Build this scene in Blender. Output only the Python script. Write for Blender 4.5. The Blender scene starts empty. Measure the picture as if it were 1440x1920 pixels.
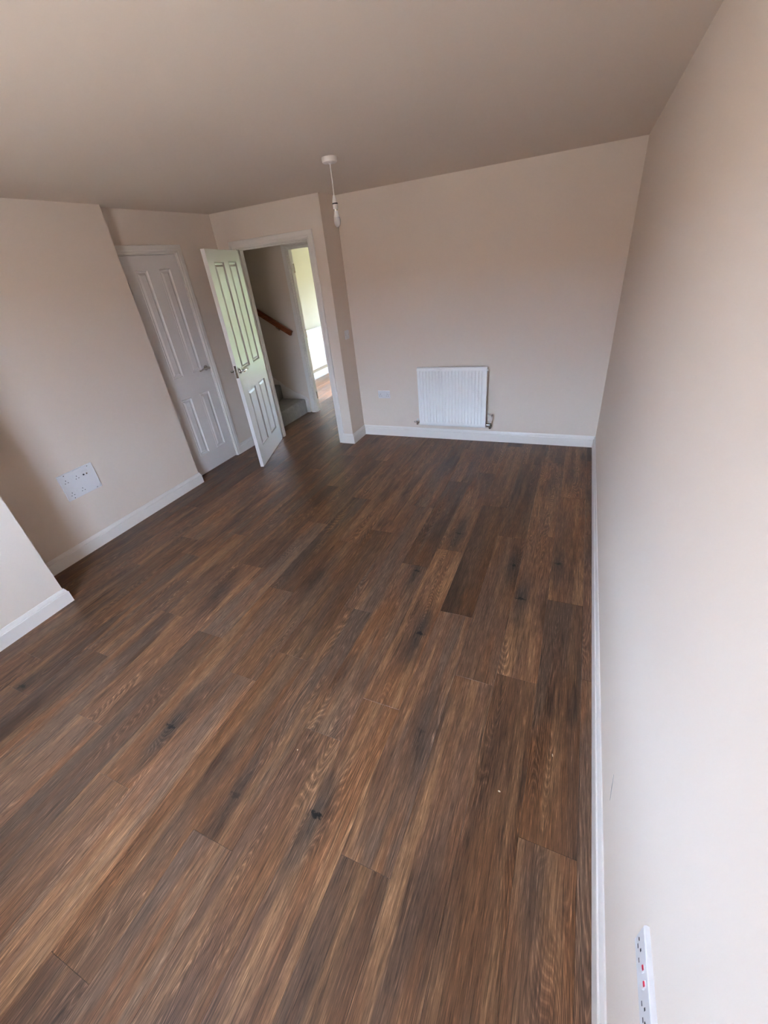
import bpy, bmesh, math, random
from mathutils import Vector, Matrix
random.seed(7)
S = bpy.context.scene
C = S.collection
PI = math.pi

# ------------------------------------------------------------------ camera
cd = bpy.data.cameras.new('camera')
cam = bpy.data.objects.new('camera', cd); C.objects.link(cam)
cd.sensor_fit = 'HORIZONTAL'; cd.sensor_width = 36.0
cd.lens = 768.73 / 1440 * 36
cd.clip_start = 0.02; cd.clip_end = 200
R = ((0.91614525, -0.38064460, -0.12564858),
     (0.38859319, 0.76646891, 0.51139099),
     (-0.09835249, -0.51733461, 0.85011275))      # columns: right, forward, up
cam.matrix_world = Matrix(((R[0][0], R[0][2], -R[0][1], -0.28415),
                           (R[1][0], R[1][2], -R[1][1], 0.0),
                           (R[2][0], R[2][2], -R[2][1], 1.8075),
                           (0, 0, 0, 1)))
S.camera = cam

# ------------------------------------------------------------------ light
S.view_settings.view_transform = 'Standard'
S.view_settings.look = 'None'
S.view_settings.gamma = 1.0
S.view_settings.use_curve_mapping = False
S.view_settings.exposure = 1.75
SKY = 15.0
W = bpy.data.worlds.new('overcast_sky'); S.world = W; W.use_nodes = True
bg = W.node_tree.nodes['Background']
bg.inputs[0].default_value = (0.70, 0.89, 1.26, 1)
bg.inputs[1].default_value = SKY
sun = bpy.data.lights.new('sun_offscreen', 'SUN'); sun.energy = 6.0; sun.angle = math.radians(4); sun.color = (1.0, 0.95, 0.86)
so = bpy.data.objects.new('sun_offscreen', sun); C.objects.link(so)
so.rotation_euler = Vector((-0.30, -0.85, -0.43)).to_track_quat('-Z', 'Y').to_euler()
so.location = (6, 17, 9)

# room plan (metres): right wall x=0, camera y=0, floor z=0
H = 2.40
YB = 4.3706      # radiator wall
XP = -2.5885     # short return beside the doorway
YD = 4.0548      # doorway wall
XL = -3.8876     # cupboard door wall
XS = -3.777      # wall with the media plate
YS = 2.7639
XN = -3.3219     # nearest left wall
YN = 1.0318
YW = -0.70       # window wall behind the camera
YH = 5.09        # hall wall
XF = -4.88       # far room left wall
YF = 8.70        # far room garden wall
WX0, WX1, WZ0, WZ1 = -2.05, -1.00, 0.85, 2.22     # window opening
GX0, GX1, GZ1 = -4.10, -2.80, 2.05                # garden door opening

def portal(name, loc, rot, sx, sy):
    l = bpy.data.lights.new(name, 'AREA'); l.shape = 'RECTANGLE'
    l.size = sx; l.size_y = sy; l.cycles.is_portal = True
    o = bpy.data.objects.new(name, l); C.objects.link(o)
    o.location = loc; o.rotation_euler = rot
portal('window_behind_offscreen', ((WX0+WX1)/2, YW-0.29, (WZ0+WZ1)/2), (PI/2, 0, PI), WX1-WX0, WZ1-WZ0)

# ------------------------------------------------------------------ helpers
def put(o, label=None, cat=None, kind=None, group=None):
    if label: o['label'] = label
    if cat: o['category'] = cat
    if kind: o['kind'] = kind
    if group: o['group'] = group
    return o
def obj(name, bm, mat, parent=None, loc=None, rot=None, smooth=None):
    me = bpy.data.meshes.new(name)
    bmesh.ops.recalc_face_normals(bm, faces=bm.faces)
    bm.to_mesh(me); bm.free()
    if mat is not None: me.materials.append(mat)
    if smooth:
        me.shade_smooth()
        me.set_sharp_from_angle(angle=math.radians(smooth))
    o = bpy.data.objects.new(name, me); C.objects.link(o)
    if parent: o.parent = parent
    if loc: o.location = loc
    if rot: o.rotation_euler = rot
    return o
def empty(name, loc=(0, 0, 0), rz=0.0):
    o = bpy.data.objects.new(name, None); C.objects.link(o)
    o.location = loc; o.rotation_euler = (0, 0, rz); o.empty_display_size = 0.05
    return o
def box(bm, x0, x1, y0, y1, z0, z1, bev=0.0, seg=2):
    t = bmesh.new() if bev else bm
    v = [t.verts.new((x, y, z)) for z in (z0, z1) for y in (y0, y1) for x in (x0, x1)]
    for f in ((0, 2, 3, 1), (4, 5, 7, 6), (0, 1, 5, 4), (2, 6, 7, 3), (0, 4, 6, 2), (1, 3, 7, 5)):
        t.faces.new([v[i] for i in f])
    if bev:
        bmesh.ops.bevel(t, geom=t.edges[:] , offset=bev, segments=seg, profile=0.6, affect='EDGES')
        merge(bm, t)
def merge(bm, t):
    m = {}
    for v in t.verts: m[v] = bm.verts.new(v.co)
    for f in t.faces: bm.faces.new([m[v] for v in f.verts])
    t.free()
def lathe(bm, prof, seg=24, M=None):
    """prof: (radius, height) along local z"""
    M = M or Matrix()
    rings = []
    for r, z in prof:
        if r < 1e-6: rings.append([bm.verts.new(M @ Vector((0, 0, z)))])
        else: rings.append([bm.verts.new(M @ Vector((r*math.cos(2*PI*i/seg), r*math.sin(2*PI*i/seg), z))) for i in range(seg)])
    for a, b in zip(rings, rings[1:]):
        for i in range(seg):
            j = (i+1) % seg
            if len(a) == 1 and len(b) == 1: continue
            if len(a) == 1: bm.faces.new((a[0], b[i], b[j]))
            elif len(b) == 1: bm.faces.new((a[i], b[0], a[j]))
            else: bm.faces.new((a[i], b[i], b[j], a[j]))
    for e in (rings[0], rings[-1]):
        if len(e) > 1: bm.faces.new(e)
def tube(bm, pts, rad, seg=12, flat=1.0):
    pts = [Vector(p) for p in pts]
    rads = rad if isinstance(rad, (list, tuple)) else [rad]*len(pts)
    rings = []
    up = Vector((0, 0, 1))
    for i, p in enumerate(pts):
        d = (pts[min(i+1, len(pts)-1)] - pts[max(i-1, 0)]).normalized()
        a = up if abs(d.dot(up)) < 0.95 else Vector((1, 0, 0))
        u = d.cross(a).normalized(); w = u.cross(d).normalized()
        rings.append([bm.verts.new(p + rads[i]*(math.cos(2*PI*k/seg)*u + flat*math.sin(2*PI*k/seg)*w)) for k in range(seg)])
    for a, b in zip(rings, rings[1:]):
        for i in range(seg):
            bm.faces.new((a[i], b[i], b[(i+1) % seg], a[(i+1) % seg]))
    bm.faces.new(rings[0]); bm.faces.new(rings[-1])
def axis(d, loc):
    """matrix taking local z to direction d at loc"""
    q = Vector((0, 0, 1)).rotation_difference(Vector(d))
    return Matrix.Translation(loc) @ q.to_matrix().to_4x4()
def prism(bm, poly, z0, z1):
    a = [bm.verts.new((x, y, z0)) for x, y in poly]; b = [bm.verts.new((x, y, z1)) for x, y in poly]
    n = len(poly)
    bm.faces.new(a); bm.faces.new(b)
    for i in range(n): bm.faces.new((a[i], a[(i+1) % n], b[(i+1) % n], b[i]))

# ------------------------------------------------------------------ materials
class NT:
    def __init__(s, name):
        s.m = bpy.data.materials.new(name); s.m.use_nodes = True
        s.t = s.m.node_tree; s.b = s.t.nodes['Principled BSDF']
    def n(s, typ, ins=None, **kw):
        nd = s.t.nodes.new(typ)
        for k, v in kw.items(): setattr(nd, k, v)
        for k, v in (ins or {}).items():
            if isinstance(v, bpy.types.NodeSocket): s.t.links.new(v, nd.inputs[k])
            else: nd.inputs[k].default_value = v
        return nd
    def math(s, op, a, b=0.0, c=0.0, clamp=False):
        return s.n('ShaderNodeMath', {0: a, 1: b, 2: c}, operation=op, use_clamp=clamp).outputs[0]
    def vmul(s, v, k):
        return s.n('ShaderNodeVectorMath', {0: v, 1: k}, operation='MULTIPLY').outputs[0]
    def vadd(s, v, k):
        return s.n('ShaderNodeVectorMath', {0: v, 1: k}, operation='ADD').outputs[0]
    def noise(s, v, scale=1.0, detail=2.0, rough=0.5, dist=0.0):
        return s.n('ShaderNodeTexNoise', {'Vector': v, 'Scale': scale, 'Detail': detail, 'Roughness': rough, 'Distortion': dist}).outputs['Fac']
    def mix(s, f, a, b, mode='MIX'):
        nd = s.n('ShaderNodeMix', data_type='RGBA', blend_type=mode)
        for k, v in (('Factor', f), ('A', a), ('B', b)):
            i = [x for x in nd.inputs if x.name == k and (x.type == 'RGBA' or (k == 'Factor' and x.type == 'VALUE'))][0]
            if isinstance(v, bpy.types.NodeSocket): s.t.links.new(v, i)
            else: i.default_value = v
        return [x for x in nd.outputs if x.type == 'RGBA'][0]
    def rng(s, v, a, b, c=0.0, d=1.0, smooth=True):
        return s.n('ShaderNodeMapRange', {'Value': v, 'From Min': a, 'From Max': b, 'To Min': c, 'To Max': d},
                   interpolation_type='SMOOTHSTEP' if smooth else 'LINEAR').outputs[0]
    def set(s, **kw):
        for k, v in kw.items():
            k = k.replace('_', ' ')
            if isinstance(v, bpy.types.NodeSocket): s.t.links.new(v, s.b.inputs[k])
            else: s.b.inputs[k].default_value = v
        return s
    def bump(s, h, strength, dist):
        s.t.links.new(s.n('ShaderNodeBump', {'Height': h, 'Strength': strength, 'Distance': dist}).outputs[0], s.b.inputs['Normal'])

def paint(name, col, rough, bscale=0.0, bstr=0.0, var=0.03, spec=0.5):
    t = NT(name)
    co = t.n('ShaderNodeTexCoord').outputs['Object']
    nz = t.noise(co, 2.2, 3.0)
    dark = tuple(c*(1-var) for c in col) + (1,)
    t.set(Base_Color=t.mix(nz, dark, tuple(col) + (1,)), Roughness=rough)
    t.b.inputs['Specular IOR Level'].default_value = spec
    if bscale:
        t.bump(t.noise(co, bscale, 2.0), bstr, 0.001)
    return t.m
def metal(name, col, rough):
    t = NT(name)
    co = t.n('ShaderNodeTexCoord').outputs['Object']
    nz = t.noise(co, 90.0, 2.0)
    t.set(Base_Color=tuple(col) + (1,), Metallic=1.0, Roughness=t.rng(nz, 0.3, 0.7, rough*0.8, rough*1.2))
    return t.m

M = {}
M['wall'] = paint('matt_wall_paint', (0.82, 0.698, 0.592), 0.85, 260.0, 0.12, 0.02, 0.25)
M['ceil'] = paint('matt_ceiling_paint', (0.83, 0.708, 0.600), 0.92, 220.0, 0.15, 0.02, 0.2)
M['cream'] = paint('cream_wall_paint', (0.82, 0.73, 0.58), 0.85, 260.0, 0.1, 0.02, 0.25)
M['gloss'] = paint('white_satin_woodwork', (0.88, 0.815, 0.75), 0.33, 0, 0, 0.015)
M['doorp'] = paint('white_satin_door_paint', (0.83, 0.775, 0.735), 0.30, 420.0, 0.06, 0.02)
M['plastic'] = paint('white_moulded_plastic', (0.80, 0.77, 0.765), 0.28, 0, 0, 0.01)
M['rose'] = paint('white_fitting_plastic', (0.82, 0.75, 0.70), 0.4, 0, 0, 0.01)
M['enamel'] = paint('white_radiator_enamel', (0.94, 0.91, 0.88), 0.25, 0, 0, 0.01)
M['dark'] = paint('dark_slot', (0.012, 0.012, 0.013), 0.6)
M['black'] = paint('dark_holder_ring', (0.02, 0.012, 0.01), 0.5)
M['red'] = paint('red_switch_mark', (0.62, 0.02, 0.06), 0.4)
M['chrome'] = metal('satin_chrome', (0.50, 0.47, 0.43), 0.22)
M['bright'] = metal('bright_nickel', (0.72, 0.70, 0.67), 0.12)
M['screed'] = paint('grey_screed', (0.12, 0.11, 0.10), 0.9)
M['upvc'] = paint('white_window_plastic', (0.82, 0.82, 0.82), 0.35)
M['chip'] = paint('pale_wood_chip', (0.75, 0.62, 0.45), 0.8)
M['scuff'] = paint('grey_scuff', (0.30, 0.28, 0.27), 0.9)
M['paving'] = paint('buff_paving', (0.56, 0.40, 0.27), 0.9, 0, 0, 0.2)
M['lawn'] = paint('green_lawn', (0.23, 0.25, 0.10), 0.95, 0, 0, 0.3)
M['brick'] = paint('red_brown_brick', (0.36, 0.19, 0.12), 0.9, 0, 0, 0.25)
M['tile'] = paint('brown_roof_tile', (0.16, 0.10, 0.08), 0.9, 0, 0, 0.25)
M['hedge'] = paint('green_hedge', (0.26, 0.26, 0.12), 0.95, 0, 0, 0.4)

def carpet():
    t = NT('grey_carpet_pile')
    co = t.n('ShaderNodeTexCoord').outputs['Object']
    a = t.noise(co, 160.0, 3.0, 0.7); b = t.noise(co, 14.0, 3.0)
    c = t.mix(t.rng(a, 0.3, 0.7), (0.22, 0.21, 0.20, 1), (0.58, 0.55, 0.51, 1))
    c = t.mix(t.rng(b, 0.35, 0.7, 0.0, 0.5), c, (0.30, 0.29, 0.275, 1))
    t.set(Base_Color=c, Roughness=1.0); t.b.inputs['Specular IOR Level'].default_value = 0.1
    t.bump(a, 0.8, 0.006)
    return t.m
M['carpet'] = carpet()
def redwood():
    t = NT('stained_redwood')
    co = t.n('ShaderNodeTexCoord').outputs['Object']
    g = t.noise(t.vmul(co, (3.0, 60.0, 60.0)), 1.0, 4.0)
    t.set(Base_Color=t.mix(t.rng(g, 0.3, 0.7), (0.19, 0.045, 0.014, 1), (0.36, 0.105, 0.035, 1)), Roughness=0.32)
    return t.m
M['rail'] = redwood()
def glass():
    t = NT('clear_pane')
    for n in list(t.t.nodes):
        if n.type == 'BSDF_PRINCIPLED': t.t.nodes.remove(n)
    out = [n for n in t.t.nodes if n.type == 'OUTPUT_MATERIAL'][0]
    a = t.n('ShaderNodeBsdfTransparent', {'Color': (0.96, 0.98, 0.97, 1)})
    b = t.n('ShaderNodeBsdfGlossy', {'Color': (1, 1, 1, 1), 'Roughness': 0.02})
    m = t.n('ShaderNodeMixShader', {0: 0.06, 1: a.outputs[0], 2: b.outputs[0]})
    t.t.links.new(m.outputs[0], out.inputs[0])
    return t.m
M['glass'] = glass()
def bulbglass():
    t = NT('clear_bulb_glass')
    out = [n for n in t.t.nodes if n.type == 'OUTPUT_MATERIAL'][0]
    t.set(Base_Color=(0.80, 0.78, 0.78, 1), Roughness=0.08)
    a = t.n('ShaderNodeBsdfTransparent', {'Color': (0.95, 0.94, 0.93, 1)})
    f = 0.45
    m = t.n('ShaderNodeMixShader', {0: f, 1: a.outputs[0], 2: t.b.outputs[0]})
    t.t.links.new(m.outputs[0], out.inputs[0])
    return t.m
M['bulb'] = bulbglass()

def plank_mat():
    t = NT('brushed_oak_vinyl')
    co = t.n('ShaderNodeTexCoord').outputs['Object']
    oi = t.n('ShaderNodeObjectInfo').outputs['Color']
    sp = t.n('ShaderNodeSeparateColor', {0: oi})
    tone, grey, seed = sp.outputs[0], sp.outputs[1], sp.outputs[2]
    off = t.n('ShaderNodeCombineXYZ', {0: t.math('MULTIPLY', seed, 37.0), 1: t.math('MULTIPLY', seed, 91.0), 2: t.math('MULTIPLY', seed, 53.0)}).outputs[0]
    p = t.vadd(co, off)
    # knots: custom per-plank positions in plank space
    kfac = None; haze = None
    pw = t.vadd(p, t.vmul(t.n('ShaderNodeCombineXYZ', {0: t.math('SUBTRACT', t.noise(t.vmul(p, (9, 5, 1)), 1.0, 2.0), 0.5), 1: 0.0, 2: 0.0}).outputs[0], (0.05, 0, 0)))
    warp = None
    for nm in ('knot_a', 'knot_b'):
        at = t.n('ShaderNodeAttribute', attribute_type='OBJECT', attribute_name=nm).outputs['Vector']
        sx = t.n('ShaderNodeSeparateXYZ', {0: at})
        df = t.n('ShaderNodeVectorMath', {0: co, 1: at}, operation='SUBTRACT').outputs[0]
        d = t.n('ShaderNodeSeparateXYZ', {0: df})
        nb = t.math('MULTIPLY', t.math('SUBTRACT', t.noise(t.vmul(p, (22, 7, 1)), 1.0, 3.0), 0.5), 0.9)
        def ell(rx, ry, nbv):
            q = t.math('ADD', t.math('POWER', t.math('ABSOLUTE', t.math('DIVIDE', d.outputs[0], rx)), 2.0), t.math('POWER', t.math('ABSOLUTE', t.math('DIVIDE', d.outputs[1], ry)), 2.0))
            return t.math('ADD', t.math('SQRT', q), nbv)
        str_ = sx.outputs[2]
        nk = t.math('MULTIPLY', t.math('SUBTRACT', t.noise(t.vmul(p, (70, 90, 1)), 1.0, 3.0), 0.5), 2.6)
        core = t.math('MULTIPLY', t.rng(ell(0.032, 0.014, nk), 0.3, 1.0, 1.0, 0.0), t.rng(str_, 0.6, 0.9))
        hz = t.math('MULTIPLY', t.rng(ell(0.075, 0.36, nb), 0.0, 1.1, 1.0, 0.0), t.math('MINIMUM', str_, 1.0))
        w = t.math('MULTIPLY', t.rng(ell(0.07, 0.15, 0.0), 0.0, 1.0, 1.0, 0.0), t.math('MINIMUM', str_, 1.0))
        kfac = core if kfac is None else t.math('MAXIMUM', kfac, core)
        haze = hz if haze is None else t.math('MAXIMUM', haze, hz)
        warp = w if warp is None else t.math('ADD', warp, w)
    # broad tonal drift along each board
    drift = t.noise(t.vmul(p, (7.0, 1.5, 1.0)), 1.0, 3.0, 0.55)
    drift2 = t.noise(t.vmul(p, (16.0, 1.1, 3.0)), 1.0, 3.0, 0.6)
    hue = t.noise(t.vmul(p, (5.0, 1.2, 7.0)), 1.0, 2.0)
    hue2 = t.noise(t.vmul(p, (10.0, 0.9, 17.0)), 1.0, 3.0, 0.6)
    # cathedral figure: contour lines of a stretched field
    field = t.noise(t.vmul(p, (8.0, 0.85, 1.0)), 1.0, 1.0, 0.4)
    field = t.math('ADD', field, t.math('MULTIPLY', warp, 0.07))
    fj = t.math('ADD', t.math('MULTIPLY', field, 60.0), t.math('MULTIPLY', t.noise(t.vmul(p, (110, 6, 1)), 1.0, 2.0), 0.55))
    ring = t.math('PINGPONG', fj, 0.5)
    ring = t.math('MULTIPLY', ring, 2.0)
    figmask = t.math('MAXIMUM', t.rng(t.noise(t.vmul(p, (5.0, 1.3, 11.0)), 1.0, 2.0), 0.49, 0.60), t.math('MULTIPLY', warp, 0.5))
    # straight fine grain
    g1 = t.noise(t.vmul(p, (330.0, 13.0, 1.0)), 1.0, 3.0, 0.65)
    g2 = t.noise(t.vmul(p, (125.0, 5.0, 5.0)), 1.0, 3.0, 0.6)
    g3 = t.noise(t.vmul(p, (640.0, 34.0, 9.0)), 1.0, 2.0, 0.6)
    base = t.mix(t.rng(hue, 0.36, 0.64), (0.168, 0.073, 0.032, 1), (0.144, 0.073, 0.042, 1))
    base = t.mix(t.rng(drift, 0.30, 0.50, 0.0, 1.0), (0.071, 0.035, 0.020, 1), base)
    base = t.mix(t.rng(drift2, 0.47, 0.66, 0.0, 0.9), base, (0.241, 0.123, 0.059, 1))
    base = t.mix(t.math('MULTIPLY', grey, t.rng(hue2, 0.42, 0.60, 0.0, 0.9)), base, (0.116, 0.077, 0.054, 1))
    base = t.mix(t.math('MULTIPLY', haze, 0.90), base, (0.042, 0.032, 0.026, 1))
    # tone per board: 0.5 = as is
    bc = t.n('ShaderNodeBrightContrast')
    k = t.math('ADD', 0.45, t.math('MULTIPLY', tone, 1.1))
    base = t.n('ShaderNodeVectorMath', {0: base, 'Scale': k}, operation='SCALE').outputs[0]
    # light brushed pores, dark pores
    lf = t.math('MULTIPLY', t.rng(g1, 0.53, 0.70), t.rng(g2, 0.30, 0.70, 0.25, 1.0))
    base = t.mix(t.math('MULTIPLY', lf, 0.85), base, t.n('ShaderNodeVectorMath', {0: base, 'Scale': 2.4}, operation='SCALE').outputs[0])
    df_ = t.math('MULTIPLY', t.rng(g1, 0.49, 0.36), 0.75)
    base = t.mix(df_, base, t.n('ShaderNodeVectorMath', {0: base, 'Scale': 0.42}, operation='SCALE').outputs[0])
    base = t.mix(t.rng(g2, 0.46, 0.34, 0.0, 0.6), base, t.n('ShaderNodeVectorMath', {0: base, 'Scale': 0.5}, operation='SCALE').outputs[0])
    base = t.mix(t.math('MULTIPLY', t.rng(g3, 0.55, 0.70), 0.35), base, t.n('ShaderNodeVectorMath', {0: base, 'Scale': 1.7}, operation='SCALE').outputs[0])
    rl = t.math('MULTIPLY', t.math('MULTIPLY', t.rng(ring, 0.62, 0.95), figmask), t.rng(g1, 0.35, 0.6, 0.35, 1.0))
    base = t.mix(t.math('MULTIPLY', rl, 0.55), base, t.n('ShaderNodeVectorMath', {0: base, 'Scale': 2.2}, operation='SCALE').outputs[0])
    rd = t.math('MULTIPLY', t.rng(ring, 0.40, 0.08), figmask)
    base = t.mix(t.math('MULTIPLY', rd, 0.42), base, t.n('ShaderNodeVectorMath', {0: base, 'Scale': 0.42}, operation='SCALE').outputs[0])
    base = t.mix(kfac, base, (0.010, 0.009, 0.008, 1))
    t.set(Base_Color=base, Roughness=t.rng(g1, 0.3, 0.7, 0.30, 0.42))
    t.b.inputs['Specular IOR Level'].default_value = 0.36
    t.bump(t.math('ADD', g1, t.math('MULTIPLY', g2, 0.6)), 0.25, 0.0006)
    return t.m
M['plank'] = plank_mat()

# ------------------------------------------------------------------ room shell
def wall(name, boxes, label, mat='wall'):
    bm = bmesh.new()
    for b in boxes: box(bm, *b)
    return put(obj(name, bm, M[mat]), label, 'wall', 'structure')
T = 0.10
D1X0, D1X1, DH = -3.652, -2.782, 2.072       # doorway lining inner faces
D2Y0, D2Y1 = 2.846, 3.466                    # cupboard lining inner faces
D3X0, D3X1 = -3.735, -2.935                  # doorway to the far room
LT = 0.028                                   # lining thickness
wall('wall_right', [(0, T, YW-0.3, YB+T, 0, H)], 'long plain wall with low white skirting and a socket')
wall('wall_back', [(XP-T, 0, YB, YB+T, 0, H)], 'plain beige wall behind the radiator')
wall('wall_return', [(XP-T, XP, YD+T, YB, 0, H)], 'narrow shaded wall return with the light switch')
wall('wall_hall', [(XL-1.0, D1X0-LT, YD, YD+T, 0, H), (D1X1+LT, XP, YD, YD+T, 0, H), (D1X0-LT, D1X1+LT, YD, YD+T, DH+LT, H)],
     'beige wall around the open hall doorway')
wall('wall_left_far', [(XL-T, XL, YS, D2Y0-LT, 0, H), (XL-T, XL, D2Y1+LT, YD, 0, H), (XL-T, XL, D2Y0-LT, D2Y1+LT, DH+LT, H)],
     'shaded beige wall around the closed cupboard door')
wall('wall_left_middle', [(XL-T, XS, YN, YS, 0, H)], 'beige wall with the large socket plate')
wall('wall_left_near', [(XL-T, XN, YW-0.3, YN, 0, H)], 'brightly lit projecting wall with plain white skirting end')
wall('wall_window', [(XN, WX0, YW-0.3, YW, 0, H), (WX1, 0, YW-0.3, YW, 0, H), (WX0, WX1, YW-0.3, YW, 0, WZ0), (WX0, WX1, YW-0.3, YW, WZ1, H)],
     'window wall opposite the radiator')
wall('wall_cupboard', [(XL-0.75, XL-0.70, YS, YD, 0, H), (XL-0.70, XL-T, YS-0.05, YS, 0, H)], 'inside of the cupboard')
wall('wall_stairs', [(XF-T, D3X0-LT, YH, YH+T, 0, H), (D3X1+LT, -2.4, YH, YH+T, 0, H), (D3X0-LT, D3X1+LT, YH, YH+T, DH+LT, H)],
     'dim stair wall carrying the wooden handrail')
wall('wall_stairs_end', [(XF-T, XF, YD+T, YH, 0, H)], 'dim wall at the turn of the stairs')
wall('wall_hall_end', [(-2.5, -2.4, YB+T, YH, 0, H)], 'end wall of the hall')
wall('wall_kitchen_left', [(XF-T, XF, YH+T, YF, 0, H)], 'sunlit cream wall with a radiator seen through two doorways', 'cream')
wall('wall_kitchen_right', [(-1.9, -1.8, YH+T, YF, 0, H), (-2.4, -1.8, YH, YH+T, 0, H)], 'far room right wall', 'cream')
wall('wall_garden', [(XF-T, GX0, YF, YF+0.3, 0, H), (GX1, -1.8, YF, YF+0.3, 0, H), (GX0, GX1, YF, YF+0.3, GZ1, H)], 'far room wall with garden doors', 'cream')
bm = bmesh.new()
prism(bm, [(T, YW-0.3), (T, YB+T), (-1.8, YB+T), (-1.8, YF+0.3), (XF-T, YF+0.3), (XF-T, YS-0.05), (XL-T, YS-0.05), (XL-T, YW-0.3)][::-1], H, H+0.12)
put(obj('ceiling', bm, M['ceil']), 'plain matt ceiling', 'ceiling', 'structure')

# scuffs on the right wall
wr = bpy.data.objects['wall_right']
bm = bmesh.new(); tube(bm, [(-0.0004, 0.874, 0.322), (-0.0004, 0.852, 0.283), (-0.0004, 0.829, 0.246)], [0.0003, 0.0009, 0.0003], 6); obj('scuff_mark', bm, M['scuff'], wr)
bm = bmesh.new(); lathe(bm, [(0.0025, 0), (0.002, 0.0006)], 8, axis((-1, 0, 0), (0, 1.982, 0.125))); obj('scuff_spot', bm, M['scuff'], wr)

# ------------------------------------------------------------------ floor of single boards
PT = 0.006
bm = bmesh.new(); prism(bm, [(T, YW-0.3), (T, YB+T), (-1.8, YB+T), (-1.8, YF+0.3), (XF-T, YF+0.3), (XF-T, YS-0.05), (XL-T, YS-0.05), (XL-T, YW-0.3)][::-1], -0.15, -PT)
floor = put(obj('floor', bm, M['screed']), 'dark brown wood-effect plank floor', 'floor', 'structure')
PW, PL, X0 = 0.1937, 1.268, -0.062
JOINT = {1: 1.99, 2: 1.383, 3: 2.575, 4: 1.712, 5: 2.304, 6: 2.078, 7: 2.84, 8: 2.406, 9: 2.205, 10: 0.3145, 11: 2.383, 12: 0.47, 13: 1.171, 14: 2.05, 15: 1.713, 17: 1.493, 18: 2.325}
KNOTS = [(-0.989, 0.519, 1), (-0.898, 1.511, 1), (-1.094, 2.024, 1), (-0.406, 1.953, 1), (-0.489, 2.257, 1), (-0.217, 2.352, 1), (-1.855, 0.589, 1),
         (-0.931, 2.528, 1), (-0.709, 0.976, .7), (-0.191, 0.591, .65), (-1.347, 0.461, .75), (-2.302, 1.384, .7), (-1.919, 1.978, .6), (-2.511, 1.059, .6),
         (-2.874, 0.47, .9), (-2.83, 2.223, .7), (-3.048, 2.719, .5), (-0.178, 3.716, .6), (-1.733, 2.995, .6), (-1.348, 3.699, .5), (-1.782, 0.803, .55)]
DARK = [(-0.762, 1.82, .22), (-1.168, 3.123, .3), (-0.552, 2.762, .2), (-0.62, 3.626, .3), (-1.956, 2.181, .3), (-1.539, 1.209, .25), (-2.983, 1.645, .3), (-1.536, 1.957, .25),
        (-2.758, 0.571, .3), (-1.333, 0.445, .4), (-2.069, 0.028, .35), (-1.47, -0.167, .36), (-0.346, 1.33, .38), (-1.081, 0.753, .42), (-3.47, 2.534, .40), (-0.148, 1.78, .35),
        (-2.257, 0.452, .75), (-0.708, 1.613, .62), (-2.292, 0.643, .7), (-1.571, 0.976, .65), (-1.174, 1.077, .6), (-0.84, 0.853, .6), (-1.419, 0.413, .4), (-0.557, 0.955, .55)]
rnd = random.Random(21)
meshes = {}
def plank_mesh(w, l):
    key = (round(w, 3), round(l, 3))
    if key not in meshes:
        bm = bmesh.new(); g, c = 0.00025, 0.0006
        def ring(i, z): return [bm.verts.new((sx*(w/2-i), sy*(l/2-i), z)) for sx, sy in ((-1, -1), (1, -1), (1, 1), (-1, 1))]
        a, b, d = ring(g, -PT), ring(g, -c), ring(g+c, 0.0)
        bm.faces.new(a[::-1]); bm.faces.new(d)
        for p, q in ((a, b), (b, d)):
            for i in range(4): bm.faces.new((p[i], p[(i+1) % 4], q[(i+1) % 4], q[i]))
        me = bpy.data.meshes.new('plank'); bm.to_mesh(me); bm.free(); me.materials.append(M['plank']); meshes[key] = me
    return meshes[key]
def span(x):
    """y range of floor for a row centred at x"""
    lo = YW if x > XN-0.1 else (YN if x > XS-0.1 else (YS if x > XL else YD))
    hi = YB if x > XP else YF
    return lo, hi
nrow = int((0 - XF) / PW) + 1
for k in range(0, nrow + 1):
    xa = -0.0 if k == 0 else X0 - PW*(k-1)
    xb = X0 - PW*k
    xb = max(xb, XF)
    if xa - xb < 0.01: continue
    xc = (xa+xb)/2
    lo, hi = span(xc)
    if xa > XP and xb < XP: hi = YF
    j = JOINT.get(k, rnd.uniform(0, PL))
    while j > lo: j -= PL
    y = j
    while y < hi:
        a, b = max(y, lo), min(y+PL, hi)
        y += PL
        if b - a < 0.01: continue
        yc = (a+b)/2
        o = bpy.data.objects.new('plank', plank_mesh(xa-xb, b-a)); C.objects.link(o)
        o.parent = floor; o.location = (xc, yc, 0)
        tone = rnd.choice((0.36, 0.48, 0.55, 0.6, 0.68)) + rnd.uniform(-0.04, 0.04)
        for dx, dy, tv in DARK:
            if xb < dx < xa and a < dy < b: tone = tv
        ks = [(kx-xc, ky-yc, s) for kx, ky, s in KNOTS if xb < kx < xa and a < ky < b]
        if not ks and rnd.random() < 0.35: ks = [(rnd.uniform(-.06, .06), rnd.uniform(-.5, .5), rnd.choice((.4, .5, .6)))]
        ks += [(9.0, 9.0, 0.0)]*2
        o['knot_a'] = ks[0]; o['knot_b'] = ks[1]
        o.color = (tone, rnd.uniform(0.1, 0.9), rnd.random(), 1)

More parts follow.
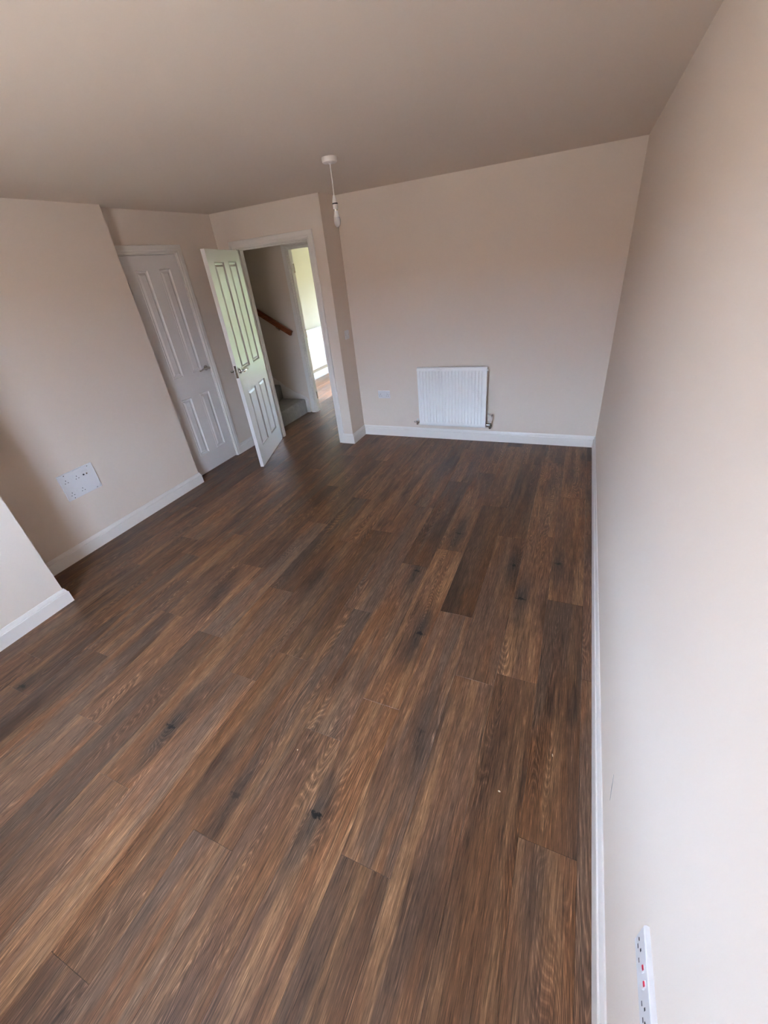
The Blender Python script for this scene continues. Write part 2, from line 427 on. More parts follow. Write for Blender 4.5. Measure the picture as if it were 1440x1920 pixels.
# ------------------------------------------------------------------ skirting boards
ST, SH = 0.018, 0.116
PROF = [(0, 0), (ST, 0), (ST, 0.0835), (ST-0.0012, 0.0860), (0.0122, 0.0868), (0.0122, 0.0935), (0.0112, 0.101), (0.0085, 0.107), (0.0068, 0.1125), (0.0050, SH), (0, SH)]
def skirt(name, a, b, n, ma, mb, label):
    """a->b along the wall foot; n = into-room normal; ma/mb: +1 outer mitre (longer), -1 inner mitre (shorter), 0 square end"""
    a, b, n = Vector(a + (0,)), Vector(b + (0,)), Vector(n + (0,)); d = (b-a).normalized()
    bm = bmesh.new(); r = []
    for p, s, m in ((a, -1, ma), (b, 1, mb)):
        r.append([bm.verts.new(p + n*t + d*(s*m*t) + Vector((0, 0, z))) for t, z in PROF])
    k = len(PROF)
    for i in range(k): bm.faces.new((r[0][i], r[0][(i+1) % k], r[1][(i+1) % k], r[1][i]))
    bm.faces.new(r[0]); bm.faces.new(r[1])
    return put(obj(name, bm, M['gloss'], smooth=25), label, 'skirting', 'structure')
AW = 0.066      # architrave width
skirt('baseboard_right', (0, YW), (0, YB), (-1, 0), -1, -1, 'white skirting along the long right wall')
skirt('baseboard_back', (XP, YB), (0, YB), (0, -1), -1, -1, 'white skirting under the radiator')
skirt('baseboard_return', (XP, YD), (XP, YB), (1, 0), 1, -1, 'short shaded skirting below the light switch')
skirt('baseboard_hall', (D1X1+AW, YD), (XP, YD), (0, -1), 0, 1, 'tiny white skirting piece beside the open doorway')
skirt('baseboard_left_far', (XL, D2Y1+AW), (XL, YD), (1, 0), 0, -1, 'skirting between the cupboard door and the corner')
skirt('baseboard_left_middle', (XS, YN), (XS, YS), (1, 0), -1, 1, 'white skirting under the large socket plate')
skirt('baseboard_left_step', (XL, YS), (XS, YS), (0, 1), 0, 1, 'short skirting return beside the cupboard door')
skirt('baseboard_left_near', (XN, YW), (XN, YN), (1, 0), -1, 1, 'bright skirting of the projecting near wall')
skirt('baseboard_left_recess', (XS, YN), (XN, YN), (0, 1), -1, 1, 'hidden skirting on the recess side')
skirt('baseboard_window', (XN, YW), (0, YW), (0, 1), -1, -1, 'skirting under the window')
skirt('baseboard_kitchen', (XF, YH+T), (XF, YF), (1, 0), -1, -1, 'white skirting under the far room radiator')

# ------------------------------------------------------------------ door frames
APROF = [(0, 0), (0, 0.012), (0.004, 0.0145), (0.013, 0.0145), (0.015, 0.012), (0.022, 0.012), (0.026, 0.0155), (0.032, 0.0175), (AW-0.003, 0.0175), (AW, 0.015), (AW, 0)]
def architrave(bm, c0, c1, top, put_, rev=0.006):
    """U-shaped moulding; put_(along, z, out) -> xyz; moulded edge towards the opening"""
    k = len(APROF)
    ends = [lambda w: (c0-rev-w, 0.0), lambda w: (c0-rev-w, top+rev+w), lambda w: (c1+rev+w, top+rev+w), lambda w: (c1+rev+w, 0.0)]
    r = [[bm.verts.new(put_(*e(w), t)) for w, t in APROF] for e in ends]
    for a, b in zip(r, r[1:]):
        for i in range(k): bm.faces.new((a[i], a[(i+1) % k], b[(i+1) % k], b[i]))
    bm.faces.new(r[0]); bm.faces.new(r[-1])
def frame(name, c0, c1, top, depth, put_, label, sides, stop):
    """put_(along, z, out): out=0 is the room face of the wall, negative goes into the wall"""
    root = put(empty(name, put_((c0+c1)/2, 0, 0)), label, 'door frame', 'structure')
    inv = Matrix.Translation(root.location).inverted()
    def add(nm, bm):
        bm.transform(inv); return obj(nm, bm, M['gloss'], root, smooth=25)
    def bx(bm, a0, a1, z0, z1, o0, o1):
        P, Q = Vector(put_(a0, z0, o0)), Vector(put_(a1, z1, o1))
        box(bm, min(P.x, Q.x), max(P.x, Q.x), min(P.y, Q.y), max(P.y, Q.y), z0, z1)
    bm = bmesh.new()
    bx(bm, c0-LT+.0005, c0, 0, top, -depth, 0); bx(bm, c1, c1+LT-.0005, 0, top, -depth, 0); bx(bm, c0-LT+.0005, c1+LT-.0005, top, top+LT-.0005, -depth, 0)
    add('lining', bm)
    bm = bmesh.new(); s = 0.012
    bx(bm, c0, c0+s, 0, top-s, *stop); bx(bm, c1-s, c1, 0, top-s, *stop); bx(bm, c0, c1, top-s, top, *stop)
    add('door_stop', bm)
    for sd in sides:
        bm = bmesh.new()
        architrave(bm, c0, c1, top, (lambda a, z, o: put_(a, z, o)) if sd > 0 else (lambda a, z, o: put_(a, z, -depth-o)))
        add('architrave', bm)
    return root
f1 = frame('trim_1', D1X0, D1X1, DH, T, lambda a, z, o: (a, YD-o, z), 'white moulded frame of the open hall doorway', (1, -1), (-0.085, -0.045))
f2 = frame('trim_2', D2Y0, D2Y1, DH, T, lambda a, z, o: (XL+o, a, z), 'white moulded frame of the closed cupboard door', (1,), (-0.085, -0.045))
f3 = frame('trim_3', D3X0, D3X1, DH, T, lambda a, z, o: (a, YH-o, z), 'white moulded frame of the doorway beyond the stairs', (1,), (-0.055, -0.015))

# ------------------------------------------------------------------ panel doors
DT = 0.036
PPROF = [(0, 0), (0.004, 0.0), (0.007, 0.0022), (0.011, 0.0022), (0.0135, -0.001), (0.0185, -0.0110), (0.030, -0.0120), (0.046, -0.0035), (0.050, -0.003)]
def door_leaf(root, w, h, xs, zs, z0):
    """leaf in local frame: x 0..w, faces at y=0 (front, towards -y) and y=DT; holes filled by panels"""
    bm = bmesh.new()
    gx = [0] + [v for p in xs for v in p] + [w]; gz = [0] + [v for p in zs for v in p] + [h]
    cell = lambda i, j: (i % 2 == 1) and (j % 2 == 1)
    vv = {}
    def v(i, j, s):
        if (i, j, s) not in vv: vv[i, j, s] = bm.verts.new((gx[i], DT*s, gz[j]))
        return vv[i, j, s]
    nx, nz = len(gx)-1, len(gz)-1
    for i in range(nx):
        for j in range(nz):
            if cell(i, j): continue
            for s in (0, 1): bm.faces.new((v(i, j, s), v(i+1, j, s), v(i+1, j+1, s), v(i, j+1, s)))
            for (di, dj, e0, e1) in ((-1, 0, (i, j), (i, j+1)), (1, 0, (i+1, j), (i+1, j+1)), (0, -1, (i, j), (i+1, j)), (0, 1, (i, j+1), (i+1, j+1))):
                a, b = i+di, j+dj
                if a < 0 or b < 0 or a >= nx or b >= nz or cell(a, b):
                    bm.faces.new((v(*e0, 0), v(*e1, 0), v(*e1, 1), v(*e0, 1)))
    leaf = obj('leaf', bm, M['doorp'], root, (0, 0, z0))
    for (xa, xb) in xs:
        for (za, zb) in zs:
            bm = bmesh.new(); first = []
            for s in (0, 1):
                rings = []
                for ins, dep in PPROF:
                    y = (-dep) if s == 0 else DT+dep
                    rings.append([bm.verts.new((x, y, z)) for x, z in ((xa+ins, za+ins), (xb-ins, za+ins), (xb-ins, zb-ins), (xa+ins, zb-ins))])
                for a, b in zip(rings, rings[1:]):
                    for q in range(4): bm.faces.new((a[q], a[(q+1) % 4], b[(q+1) % 4], b[q]))
                bm.faces.new(rings[-1]); first.append(rings[0])
            for q in range(4): bm.faces.new((first[0][q], first[0][(q+1) % 4], first[1][(q+1) % 4], first[1][q]))
            obj('panel', bm, M['doorp'], leaf)
    return leaf
def lever(leaf, x, z, side, dirx, mat):
    """side -1: on the y=0 face, +1: on the y=DT face"""
    y0 = 0.0 if side < 0 else DT
    h = empty('door_handle', (x, y0, z)); h.parent = leaf
    bm = bmesh.new()
    lathe(bm, [(0.026, 0), (0.026, 0.005), (0.024, 0.009), (0.014, 0.011), (0.0115, 0.013), (0.0095, 0.018), (0.0095, 0.040)], 24, axis((0, side, 0), (0, 0, 0)))
    obj('rose', bm, mat, h, smooth=35)
    bm = bmesh.new(); d = dirx; y = side*0.047
    tube(bm, [(-0.012*d, y, 0.0), (-0.009*d, y, 0), (0.008*d, y, 0), (0.035*d, y, 0.003), (0.065*d, y*0.98, 0.004), (0.09*d, y*0.93, -0.002), (0.112*d, y*0.86, -0.008), (0.122*d, y*0.80, -0.006), (0.126*d, y*0.78, -0.005)],
         [0.006, 0.0115, 0.0125, 0.0095, 0.0085, 0.0085, 0.008, 0.0065, 0.003], 12, 0.9)
    obj('lever', bm, mat, h, smooth=50)
    return h
def hinge(bm, r=0.0055):
    lathe(bm, [(0, -0.052), (r*.8, -0.052), (r, -0.049), (r, 0.049), (r*.8, 0.052), (0, 0.052)], 12)

ZS = [(0.186, 0.811), (1.008, 1.962)]
# open door: x runs from the leading edge to the hinges, front face towards the camera side
A, B = Vector((-3.309, 3.238)), Vector((-3.615, 4.030))
ang = math.atan2(B.y-A.y, B.x-A.x)
d1 = put(empty('door_1', (A.x, A.y, 0), ang), 'white four-panel door standing open into the room', 'door', 'structure')
# local +y points to the left of A->B (towards -x): so local y=0 is the visible face
leaf1 = door_leaf(d1, 0.850, 2.052, [(0.128, 0.384), (0.490, 0.728)], ZS, 0.008)
lever(leaf1, 0.056, 1.022, -1, 1, M['bright']); lever(leaf1, 0.056, 1.022, 1, 1, M['chrome'])
bm = bmesh.new(); box(bm, -0.0012, 0.0, DT/2-0.0115, DT/2+0.0115, 0.965, 1.083, 0.0005, 1); lp = obj('latch_plate', bm, M['chrome'], leaf1)
bm = bmesh.new(); box(bm, -0.009, -0.0012, DT/2-0.006, DT/2+0.006, 1.014, 1.034, 0.002, 2); obj('latch', bm, M['bright'], lp)
for z in (0.24, 1.03, 1.82):
    bm = bmesh.new(); hinge(bm); obj('hinge', bm, M['chrome'], leaf1, (0.853, DT+0.004, z), smooth=40)
# cupboard door: front towards +x
d2 = put(empty('door_2', (XL-0.004, D2Y0+0.003, 0), PI/2), 'closed white four-panel cupboard door', 'door', 'structure')
leaf2 = door_leaf(d2, 0.614, 2.060, [(0.108, 0.254), (0.362, 0.510)], [(0.192, 0.810), (1.008, 1.957)], 0.009)
lever(leaf2, 0.556, 1.030, -1, -1, M['chrome'])
for z in (0.24, 1.82):
    bm = bmesh.new(); hinge(bm); obj('hinge', bm, M['chrome'], leaf2, (-0.0015, -0.004, z), smooth=40)
# bare hinges on the far doorway
for z in (0.232, 1.079, 1.858):
    bm = bmesh.new()
    box(bm, 0, 0.002, -0.03, 0.0, -0.05, 0.05); hinge(bm, 0.006)
    obj('hinge', bm, M['chrome'], f3, (D3X0 - f3.location.x, YH + T - 0.002 - f3.location.y, z), smooth=40)

# ------------------------------------------------------------------ radiators
def radiator(name, W_, H_, nf, loc, rz, label, valves=True):
    """origin: bottom centre on the wall plane, front towards local -y"""
    r = put(empty(name, loc, rz), label, 'radiator')
    yf, dep = -0.098, 0.013
    hw = W_/2
    # pressed front panel: fluted section lofted from border to border
    bm = bmesh.new()
    xs = [-hw]; pr = []
    m = 0.020
    pitch = (W_-2*m)/nf
    sec = [(-hw, 0.0)]
    for i in range(nf):
        x = -hw + m + i*pitch
        sec += [(x+pitch*0.14, 0.0), (x+pitch*0.24, 1.0), (x+pitch*0.44, 1.0), (x+pitch*0.54, 0.0)]
    sec.append((hw, 0.0))
    fd = 0.011
    zrows = [(0.0, 0.0, 0.010), (0.006, 0.0, 0.003), (0.014, 0.0, 0.0), (0.034, 0.0, 0.0), (0.050, 1.0, 0.0), (H_-0.050, 1.0, 0.0), (H_-0.036, 0.0, 0.0), (H_-0.014, 0.0, 0.0), (H_-0.006, 0.0, 0.003), (H_, 0.0, 0.010)]
    rows = [[bm.verts.new((x, yf + q*fd*f + back, z)) for x, q in sec] for z, f, back in zrows]
    for a, b in zip(rows, rows[1:]):
        for i in range(len(sec)-1): bm.faces.new((a[i], a[i+1], b[i+1], b[i]))
    yb = yf + 0.014
    bk = [bm.verts.new(p) for p in ((-hw, yb, 0), (hw, yb, 0), (hw, yb, H_), (-hw, yb, H_))]
    bm.faces.new(bk)
    bm.faces.new([bk[0], bk[1]] + rows[0][::-1]); bm.faces.new([bk[3], bk[2]] + rows[-1][::-1])
    bm.faces.new([rw[0] for rw in rows] + [bk[3], bk[0]]); bm.faces.new([rw[-1] for rw in rows] + [bk[2], bk[1]])
    fp = obj('front_panel', bm, M['enamel'], r, smooth=40)
    # folded convector fins behind
    bm = bmesh.new(); n = nf*2; pts = []
    for i in range(n+1):
        x = -hw+0.04 + (W_-0.08)*i/n
        a, b = (yb+0.001, yb+0.038) if i % 2 == 0 else (yb+0.038, yb+0.001)
        pts += [(x-0.004, a), (x+0.004, a)]
    lo = [bm.verts.new((x, y, 0.06)) for x, y in pts]; hi = [bm.verts.new((x, y, H_-0.03)) for x, y in pts]
    for i in range(len(pts)-1): bm.faces.new((lo[i], lo[i+1], hi[i+1], hi[i]))
    obj('convector', bm, M['enamel'], r)
    for s in (-1, 1):       # wall brackets
        bm = bmesh.new(); x = s*(hw-0.10)
        box(bm, x-0.015, x+0.015, -0.004, -0.0005, 0.08, H_-0.02)
        box(bm, x-0.015, x+0.015, yb+0.040, -0.004, 0.10, 0.11); box(bm, x-0.015, x+0.015, yb+0.040, -0.004, H_-0.05, H_-0.04)
        obj('bracket', bm, M['enamel'], r)
    # end tappings
    for s in (-1, 1):
        bm = bmesh.new()
        lathe(bm, [(0.010, -0.010), (0.010, 0.008), (0.007, 0.008), (0.007, 0.011)], 12, axis((s, 0, 0), (s*hw, yb+0.012, H_-0.035)))
        obj('end_plug', bm, M['enamel'], r, smooth=40)
    # side seam that shows as a thin rim
    bm = bmesh.new()
    for s in (-1, 1):
        x = s*(hw-0.003)
        box(bm, x-0.003, x+0.003, yb, yb+0.022, 0.01, H_-0.004)
    box(bm, -hw, hw, yb+0.020, yb+0.023, H_-0.020, H_-0.002)
    obj('rear_flange', bm, M['enamel'], r)
    if valves:
        zv = 0.028; yv = yb+0.014
        # lockshield on the left
        v = empty('lockshield_valve', (-hw, yv, zv)); v.parent = r
        bm = bmesh.new()
        lathe(bm, [(0.009, 0.0), (0.009, 0.012), (0.014, 0.012), (0.014, 0.028), (0.010, 0.028), (0.010, 0.044)], 16, axis((-1, 0, 0), (0, 0, 0)))
        lathe(bm, [(0.012, -0.030), (0.013, -0.026), (0.013, -0.014), (0.010, -0.012), (0.010, 0.016)], 16, Matrix.Translation((-0.036, 0, 0)))
        tube(bm, [(-0.036, 0, -0.018), (-0.036, -yv-0.0005, -0.018)], 0.0085, 12)
        tube(bm, [(-0.044, 0, 0), (-0.060, -0.004, 0.002), (-0.074, -0.006, 0.004)], [0.006, 0.009, 0.006], 10)
        obj('valve_body', bm, M['chrome'], v, smooth=40)
        bm = bmesh.new(); lathe(bm, [(0.0, 0.042), (0.008, 0.042), (0.0105, 0.038), (0.011, 0.014), (0.0, 0.014)], 16, Matrix.Translation((-0.030, 0, 0)))
        obj('valve_cap', bm, M['plastic'], v, smooth=40)
        # thermostatic valve on the right
        v = empty('thermostatic_valve', (hw, yv, zv)); v.parent = r
        bm = bmesh.new()
        lathe(bm, [(0.009, 0.0), (0.009, 0.010), (0.014, 0.010), (0.014, 0.026), (0.010, 0.026), (0.010, 0.044)], 16, axis((1, 0, 0), (0, 0, 0)))
        lathe(bm, [(0.011, -0.040), (0.0135, -0.036), (0.0135, -0.022), (0.0105, -0.020), (0.0105, 0.016), (0.014, 0.016), (0.014, 0.028)], 16, Matrix.Translation((0.044, 0, 0)))
        tube(bm, [(0.044, 0, -0.028), (0.044, -yv-0.0005, -0.028)], 0.0085, 12)
        obj('valve_body', bm, M['chrome'], v, smooth=40)
        bm = bmesh.new()
        lathe(bm, [(0.0, 0.028), (0.016, 0.028), (0.017, 0.040), (0.0225, 0.046), (0.0245, 0.060), (0.0255, 0.095), (0.0255, 0.112), (0.0245, 0.118), (0.020, 0.121), (0, 0.121)], 24, Matrix.Translation((0.044, 0, 0)))
        hd = obj('thermostatic_head', bm, M['rose'], v, smooth=40)
        bm = bmesh.new()
        for i in range(12):
            a = 2*PI*i/12; c, s_ = math.cos(a), math.sin(a)
            tube(bm, [(0.044+0.0252*c, 0.0252*s_, 0.062), (0.044+0.0258*c, 0.0258*s_, 0.108)], 0.0016, 6)
        obj('grip_ribs', bm, M['rose'], hd)
    return r
radiator('radiator', 0.742, 0.636, 20, ((-1.823-1.081)/2, YB, 0.182), 0, 'white fluted panel radiator on the beige wall above the skirting')
radiator('radiator', 1.10, 0.70, 30, (XF, 7.15, 0.20), PI/2, 'white radiator in the bright far room seen through both doorways', False)

# ------------------------------------------------------------------ electrical plates
def plate(bm, w, h, t, z=0.0):
    """rounded-edge accessory plate, back on local y=0, front -y"""
    c = 0.003
    rings = []
    for ins, y in ((0, 0), (0, -t*0.55), (c*0.35, -t*0.85), (c, -t)):
        rings.append([bm.verts.new((sx*(w/2-ins), y, z+sz*(h/2-ins))) for sx, sz in ((-1, -1), (1, -1), (1, 1), (-1, 1))])
    for a, b in zip(rings, rings[1:]):
        for q in range(4): bm.faces.new((a[q], a[(q+1) % 4], b[(q+1) % 4], b[q]))
    bm.faces.new(rings[0]); bm.faces.new(rings[-1])
def socket_face(par, cx, cz, y, sep, red=False, rz=0.017):
    """pair of three-pin outlets with a rocker each; y is the plate front"""
    for s in (-1, 1):
        x = cx + s*sep/2
        bm = bmesh.new(); e = 0.0004
        box(bm, x-0.0022, x+0.0022, y-e, y+0.001, cz+0.004, cz+0.0125)
        box(bm, x-0.0145, x-0.0075, y-e, y+0.001, cz-0.0135, cz-0.0090); box(bm, x+0.0075, x+0.0145, y-e, y+0.001, cz-0.0135, cz-0.0090)
        obj('pin_slots', bm, M['dark'], par)
        bm = bmesh.new(); xr = cx + s*0.0115
        v = [bm.verts.new(p) for p in ((xr-0.0055, y, cz+rz-0.010), (xr+0.0055, y, cz+rz-0.010), (xr+0.0055, y, cz+rz+0.010), (xr-0.0055, y, cz+rz+0.010),
                                        (xr-0.005, y-0.0035, cz+rz-0.0095), (xr+0.005, y-0.0035, cz+rz-0.0095), (xr+0.005, y-0.0012, cz+rz+0.0095), (xr-0.005, y-0.0012, cz+rz+0.0095))]
        for f in ((0, 1, 5, 4), (1, 2, 6, 5), (2, 3, 7, 6), (3, 0, 4, 7), (4, 5, 6, 7), (0, 3, 2, 1)): bm.faces.new([v[i] for i in f])
        rk = obj('rocker', bm, M['plastic'], par)
        if red:
            bm = bmesh.new(); box(bm, xr-0.0036, xr+0.0036, y-0.0034, y-0.0010, cz+rz+0.0028, cz+rz+0.0088)
            put(obj('red_mark', bm, M['red'], rk), 'red on-indicator')
def screw(par, x, z, y):
    bm = bmesh.new(); lathe(bm, [(0.0034, 0), (0.0034, 0.0006), (0.0028, 0.0009), (0, 0.0009)], 12, axis((0, -1, 0), (x, y, z))); s = obj('screw', bm, M['chrome'], par)
    bm = bmesh.new(); box(bm, x-0.0026, x+0.0026, y-0.0012, y-0.0008, z-0.0005, z+0.0005); obj('screw_slot', bm, M['dark'], s)
def double_socket(name, loc, rz, label, red=False):
    r = put(empty(name, loc, rz), label, 'socket')
    bm = bmesh.new(); plate(bm, 0.147, 0.087, 0.0105); p = obj('face_plate', bm, M['plastic'], r, smooth=20)
    socket_face(p, 0, -0.004, -0.0105, 0.084, red, 0.019)
    for s in (-1, 1): screw(p, s*0.0603, 0.0, -0.0105)
    return r
double_socket('double_socket', ((-2.348-2.202)/2, YB, 0.499), 0, 'white double socket beside the radiator')
double_socket('double_socket', (0, 0.3455, 0.559), -PI/2, 'white double socket with red switch marks on the long plain wall', True)
# large combined media plate
mp = put(empty('media_plate', (XS, 1.6855, 0.5615), PI/2), 'large square-cornered white plate with two double sockets and aerial outlets', 'socket')
bm = bmesh.new(); plate(bm, 0.279, 0.213, 0.010); fp = obj('face_plate', bm, M['plastic'], mp, smooth=20)
socket_face(fp, 0.087-0.139, 0.106-0.060, -0.010, 0.086, False, 0.006)
socket_face(fp, 0.087-0.139, 0.106-0.165, -0.010, 0.086, False, 0.006)
for sx, sz in ((0.047, 0.012), (0.236, 0.012), (0.236, 0.200), (0.047, 0.200)): screw(fp, sx-0.139, 0.106-sz, -0.010)
bm = bmesh.new(); box(bm, 0.172-0.139, 0.222-0.139, -0.0125, -0.010, 0.106-0.082, 0.106-0.034, 0.0008, 1); am = obj('aerial_module', bm, M['plastic'], fp)
for (ax, az, mt) in ((0.182, 0.062, 'dark'), (0.207, 0.062, 'bright')):
    bm = bmesh.new(); lathe(bm, [(0.0062, 0), (0.0062, 0.004), (0.005, 0.005), (0.0025, 0.005), (0.0025, 0.003), (0, 0.003)], 16, axis((0, -1, 0), (ax-0.139, -0.0125, 0.106-az)))
    obj('aerial_outlet', bm, M[mt], am, smooth=40)
# light switch on the return
sw = put(empty('light_switch', (XP, 4.232, 1.182), PI/2), 'single white light switch on the narrow shaded wall', 'switch')
bm = bmesh.new(); plate(bm, 0.087, 0.087, 0.009); p = obj('face_plate', bm, M['plastic'], sw, smooth=20)
bm = bmesh.new(); box(bm, -0.006, 0.006, -0.0125, -0.009, -0.012, 0.012, 0.001, 1); obj('rocker', bm, M['plastic'], p)
for s in (-1, 1): screw(p, s*0.0302, 0, -0.009)

# ------------------------------------------------------------------ pendant lamp
pl = put(empty('pendant_lamp', (-1.848, 2.955, H)), 'bare bulb hanging on a white flex from the ceiling rose', 'lamp')
bm = bmesh.new(); lathe(bm, [(0, 0), (0.047, 0), (0.048, -0.003), (0.0475, -0.020), (0.045, -0.026), (0.038, -0.030), (0.010, -0.032), (0.008, -0.036), (0, -0.036)], 40)
obj('ceiling_rose', bm, M['rose'], pl, smooth=35)
bm = bmesh.new(); tube(bm, [(0, 0, -0.034), (0.001, 0.0, -0.10), (0.0005, 0.0, -0.15), (0, 0, -0.200)], 0.0032, 10); obj('flex', bm, M['rose'], pl, smooth=60)
bm = bmesh.new()
lathe(bm, [(0, -0.190), (0.006, -0.190), (0.0085, -0.196), (0.0125, -0.208), (0.0160, -0.220), (0.0160, -0.231), (0, -0.231)], 28)
hd = obj('lamp_holder', bm, M['rose'], pl, smooth=35)
bm = bmesh.new(); lathe(bm, [(0, -0.231), (0.0174, -0.231), (0.0174, -0.238), (0, -0.238)], 28); obj('dark_ring', bm, M['black'], hd, smooth=35)
bm = bmesh.new(); lathe(bm, [(0, -0.238), (0.0165, -0.238), (0.0165, -0.259), (0.0155, -0.263), (0, -0.263)], 28); obj('holder_skirt', bm, M['rose'], hd, smooth=35)
bm = bmesh.new(); lathe(bm, [(0, -0.263), (0.0118, -0.263), (0.0118, -0.271), (0.0105, -0.274), (0, -0.274)], 24); obj('bayonet_cap', bm, M['chrome'], hd, smooth=35)
bm = bmesh.new(); lathe(bm, [(0, -0.274), (0.0118, -0.274), (0.0135, -0.284), (0.0165, -0.298), (0.0185, -0.306), (0, -0.306)], 28)
bb = obj('bulb', bm, M['rose'], pl, smooth=35)
bm = bmesh.new(); lathe(bm, [(0.0185, -0.3062), (0.0212, -0.314), (0.0226, -0.324), (0.0222, -0.335), (0.0200, -0.346), (0.0155, -0.355), (0.009, -0.3605), (0, -0.3625)], 32)
obj('glass_globe', bm, M['bulb'], bb, smooth=60)
bm = bmesh.new(); lathe(bm, [(0, -0.3064), (0.004, -0.3064), (0.0035, -0.325), (0.0015, -0.329), (0, -0.329)], 12); obj('light_column', bm, M['bright'], bb, smooth=60)

# ------------------------------------------------------------------ stairs and handrail in the hall
st = put(empty('staircase', (-4.3, 4.6, 0)), 'grey carpeted winding steps beyond the open doorway', 'stairs')
def rnd_step(poly, z0, z1, nose):
    """carpeted step: top edges rounded"""
    bm = bmesh.new(); prism(bm, poly, z0, z1)
    e = [ed for ed in bm.edges if all(abs(v.co.z-z1) < 1e-6 for v in ed.verts)]
    bmesh.ops.bevel(bm, geom=e, offset=nose, segments=5, profile=0.5, affect='EDGES')
    bm.transform(Matrix.Translation((4.3, -4.6, 0)))
    return obj('step', bm, M['carpet'], st, smooth=40)
N0 = (-3.985, YD+T+0.003); yw = YH-0.024; xe = XF+0.003
rnd_step([(-3.876, N0[1]), (-3.876, yw-0.012), (-3.90, yw), (xe, yw), (xe, N0[1])], 0.0, 0.207, 0.022)
rnd_step([N0, (-4.275, yw), (xe, yw), (xe, N0[1])], 0.207, 0.412, 0.022)
rnd_step([N0, (-4.80, yw), (xe, yw), (xe, N0[1])], 0.412, 0.617, 0.022)
rnd_step([N0, (xe, 4.62), (xe, N0[1])], 0.617, 0.822, 0.022)
# painted wall string with a swept top edge
bm = bmesh.new()
top = [(-3.838, 0.0), (-3.838, 0.195), (-3.87, 0.222), (-3.95, 0.262), (-4.08, 0.312), (-4.2, 0.375), (-4.30, 0.452), (-4.42, 0.53), (-4.60, 0.62), (xe, 0.76), (xe, 0.0)]
a = [bm.verts.new((x+4.3, YH-0.0005-4.6, z)) for x, z in top]; b = [bm.verts.new((x+4.3, YH-0.022-4.6, z)) for x, z in top]
bm.faces.new(a); bm.faces.new(b)
for i in range(len(top)): bm.faces.new((a[i], a[(i+1) % len(top)], b[(i+1) % len(top)], b[i]))
put(obj('wall_string', bm, M['gloss'], st), 'white painted wall string')
# handrail
P0, P1 = Vector((-3.868, 5.03, 1.112)), Vector((-4.78, 5.03, 1.112+0.912*0.60))
hr = put(empty('handrail', tuple(P0)), 'red-brown wooden handrail on the dim stair wall', 'handrail')
d = (P1-P0).normalized(); u = Vector((0, 1, 0)); w = d.cross(u).normalized()
if w.z < 0: w = -w
sec = [(-0.021, -0.032), (0.021, -0.032), (0.021, -0.018), (0.016, -0.010), (0.016, 0.006), (0.022, 0.014), (0.022, 0.024), (0.014, 0.032), (-0.014, 0.032), (-0.022, 0.024), (-0.022, 0.014), (-0.016, 0.006), (-0.016, -0.010), (-0.021, -0.018)]
bm = bmesh.new(); r = [[bm.verts.new(p + u*a_ + w*b_) for a_, b_ in sec] for p in (Vector((0, 0, 0)), P1-P0)]
for i in range(len(sec)): bm.faces.new((r[0][i], r[0][(i+1) % len(sec)], r[1][(i+1) % len(sec)], r[1][i]))
bm.faces.new(r[0]); bm.faces.new(r[1])
obj('rail', bm, M['rail'], hr)
for s in (0.25, 0.85):
    q = d*s; bm = bmesh.new(); q0 = q - w*0.033
    tube(bm, [q0 + w*0.004, q0 - Vector((0, 0, 0.022)), q0 + Vector((0, 0.02, -0.036)), q0 + Vector((0, YH-5.03-0.001, -0.040))], 0.006, 10)
    lathe(bm, [(0.024, 0.0), (0.024, 0.004), (0.012, 0.007)], 20, axis((0, -1, 0), q0 + Vector((0, YH-5.03-0.0005, -0.040))))
    obj('bracket', bm, M['chrome'], hr, smooth=45)

# ------------------------------------------------------------------ windows behind the camera and in the far room
def window(name, x0, x1, z0, z1, y, outy, label, n):
    r = put(empty(name, ((x0+x1)/2, y, z0)), label, 'window', 'structure')
    inv = Matrix.Translation(r.location).inverted()
    bm = bmesh.new(); f = 0.06; ya, yb = sorted((y, y+outy*0.07))
    box(bm, x0, x0+f, ya, yb, z0, z1); box(bm, x1-f, x1, ya, yb, z0, z1); box(bm, x0+f, x1-f, ya, yb, z0, z0+f); box(bm, x0+f, x1-f, ya, yb, z1-f, z1)
    for i in range(1, n):
        x = x0+(x1-x0)*i/n; box(bm, x-0.04, x+0.04, ya, yb, z0+f, z1-f)
    bm.transform(inv); obj('window_frame', bm, M['upvc'], r)
    for i in range(n):
        xa = x0+f if i == 0 else x0+(x1-x0)*i/n+0.04; xb = x1-f if i == n-1 else x0+(x1-x0)*(i+1)/n-0.04
        bm = bmesh.new(); ym = (ya+yb)/2; box(bm, xa, xb, ym-0.003, ym+0.003, z0+f, z1-f); bm.transform(inv); obj('pane', bm, M['glass'], r)
    return r
wi = window('window_1', WX0, WX1, WZ0, WZ1, YW-0.18, -1, 'white framed window opposite the radiator', 2)
bm = bmesh.new(); box(bm, WX0, WX1, YW-0.18, YW+0.02, WZ0, WZ0+0.02, 0.003, 1); bm.transform(Matrix.Translation(wi.location).inverted()); obj('window_sill', bm, M['gloss'], wi)
window('window_2', GX0, GX1, 0.0, GZ1, YF+0.18, 1, 'white glazed garden doors of the far room', 2)
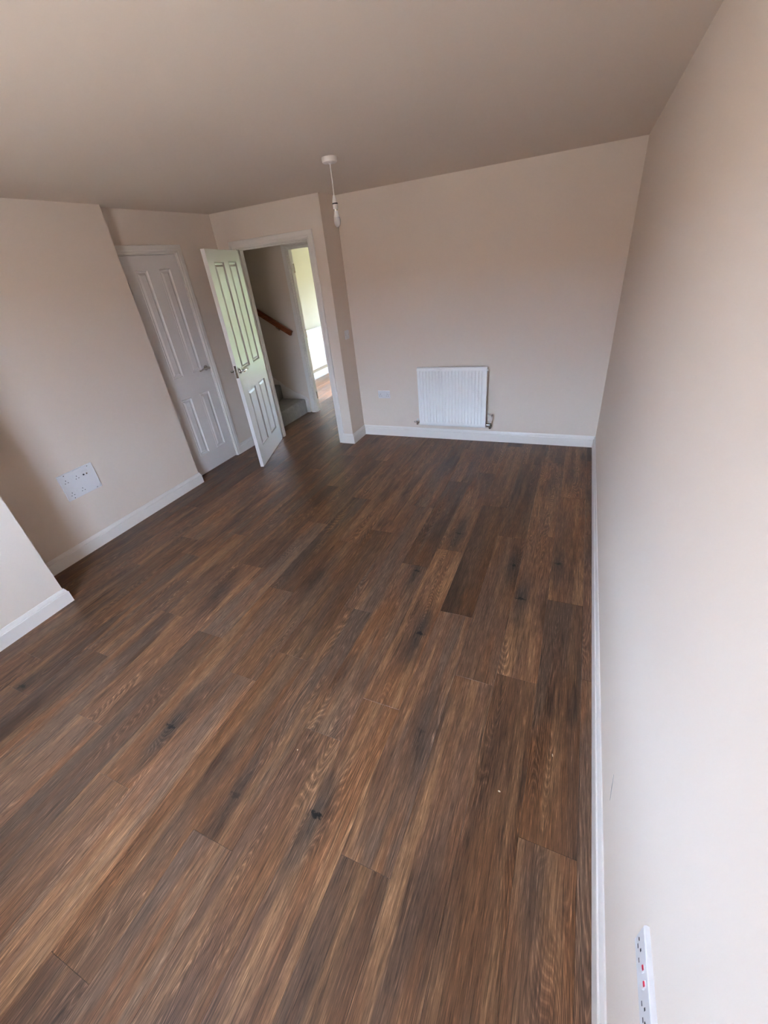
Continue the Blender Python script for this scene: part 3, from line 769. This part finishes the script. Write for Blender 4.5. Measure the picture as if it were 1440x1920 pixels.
# outside
bm = bmesh.new(); box(bm, -45, 40, -44, YW-0.32, -0.35, -0.16); put(obj('paving', bm, M['paving']), 'buff block paving outside the window', 'paving', 'structure')
for hx in (-34, -22, -10, 2, 14, 26):     # the terrace opposite
    h = put(empty('house', (hx, -38, -0.16)), 'brick house across the street from the window', 'house', 'structure', 'houses opposite')
    bm = bmesh.new(); box(bm, -5.6, 5.6, -4, 4, 0, 4.2); obj('wall', bm, M['brick'], h)
    bm = bmesh.new(); v = [bm.verts.new(q) for q in ((-5.9, -4.3, 4.2), (5.9, -4.3, 4.2), (5.9, 4.3, 4.2), (-5.9, 4.3, 4.2), (-5.9, 0, 5.4), (5.9, 0, 5.4))]
    for f in ((0, 1, 2, 3), (0, 1, 5, 4), (3, 4, 5, 2), (0, 4, 3), (1, 2, 5)): bm.faces.new([v[i] for i in f])
    obj('roof', bm, M['tile'], h)
bm = bmesh.new(); box(bm, -14, 8, YF+0.32, 24, -0.35, -0.16); put(obj('lawn', bm, M['lawn']), 'green lawn outside the garden doors', 'lawn', 'structure')
bm = bmesh.new()
t_ = bmesh.new(); box(t_, -12, 6, 15.0, 16.2, -0.16, 2.8)
bmesh.ops.subdivide_edges(t_, edges=t_.edges[:], cuts=24, use_grid_fill=True)
for v in t_.verts: v.co += Vector((random.uniform(-.1, .1), random.uniform(-.12, .12), random.uniform(-.1, .1) if v.co.z > 0 else 0))
merge(bm, t_); put(obj('hedge', bm, M['hedge']), 'clipped green hedge at the end of the lawn', 'hedge', 'structure')

# ------------------------------------------------------------------ crumbs left on the floor
for i, (x, y, lab) in enumerate([(-0.345, 0.847, 'largest pale wood crumb on the dark planks'), (-1.199, 0.708, 'round pale wood crumb in mid floor'),
                                 (-0.164, 1.058, 'thin curled pale shaving near the long skirting'), (-2.628, 1.45, 'tiny pale crumb near the projecting wall')]):
    bm = bmesh.new(); bmesh.ops.create_icosphere(bm, subdivisions=1, radius=0.0035)
    rr = random.Random(i)
    sx, sy = ((1.6, 1.0), (0.9, 1.0), (2.2, 0.5), (0.9, 0.9))[i]
    for v in bm.verts: v.co = Vector((v.co.x*sx, v.co.y*sy, v.co.z*0.5)) * rr.uniform(0.8, 1.2)
    mz = min(v.co.z for v in bm.verts)
    put(obj('wood_crumb', bm, M['chip'], None, (x, y, -mz), (0, 0, 0.9*i)), lab, 'crumb', None, 'crumbs on the floor')
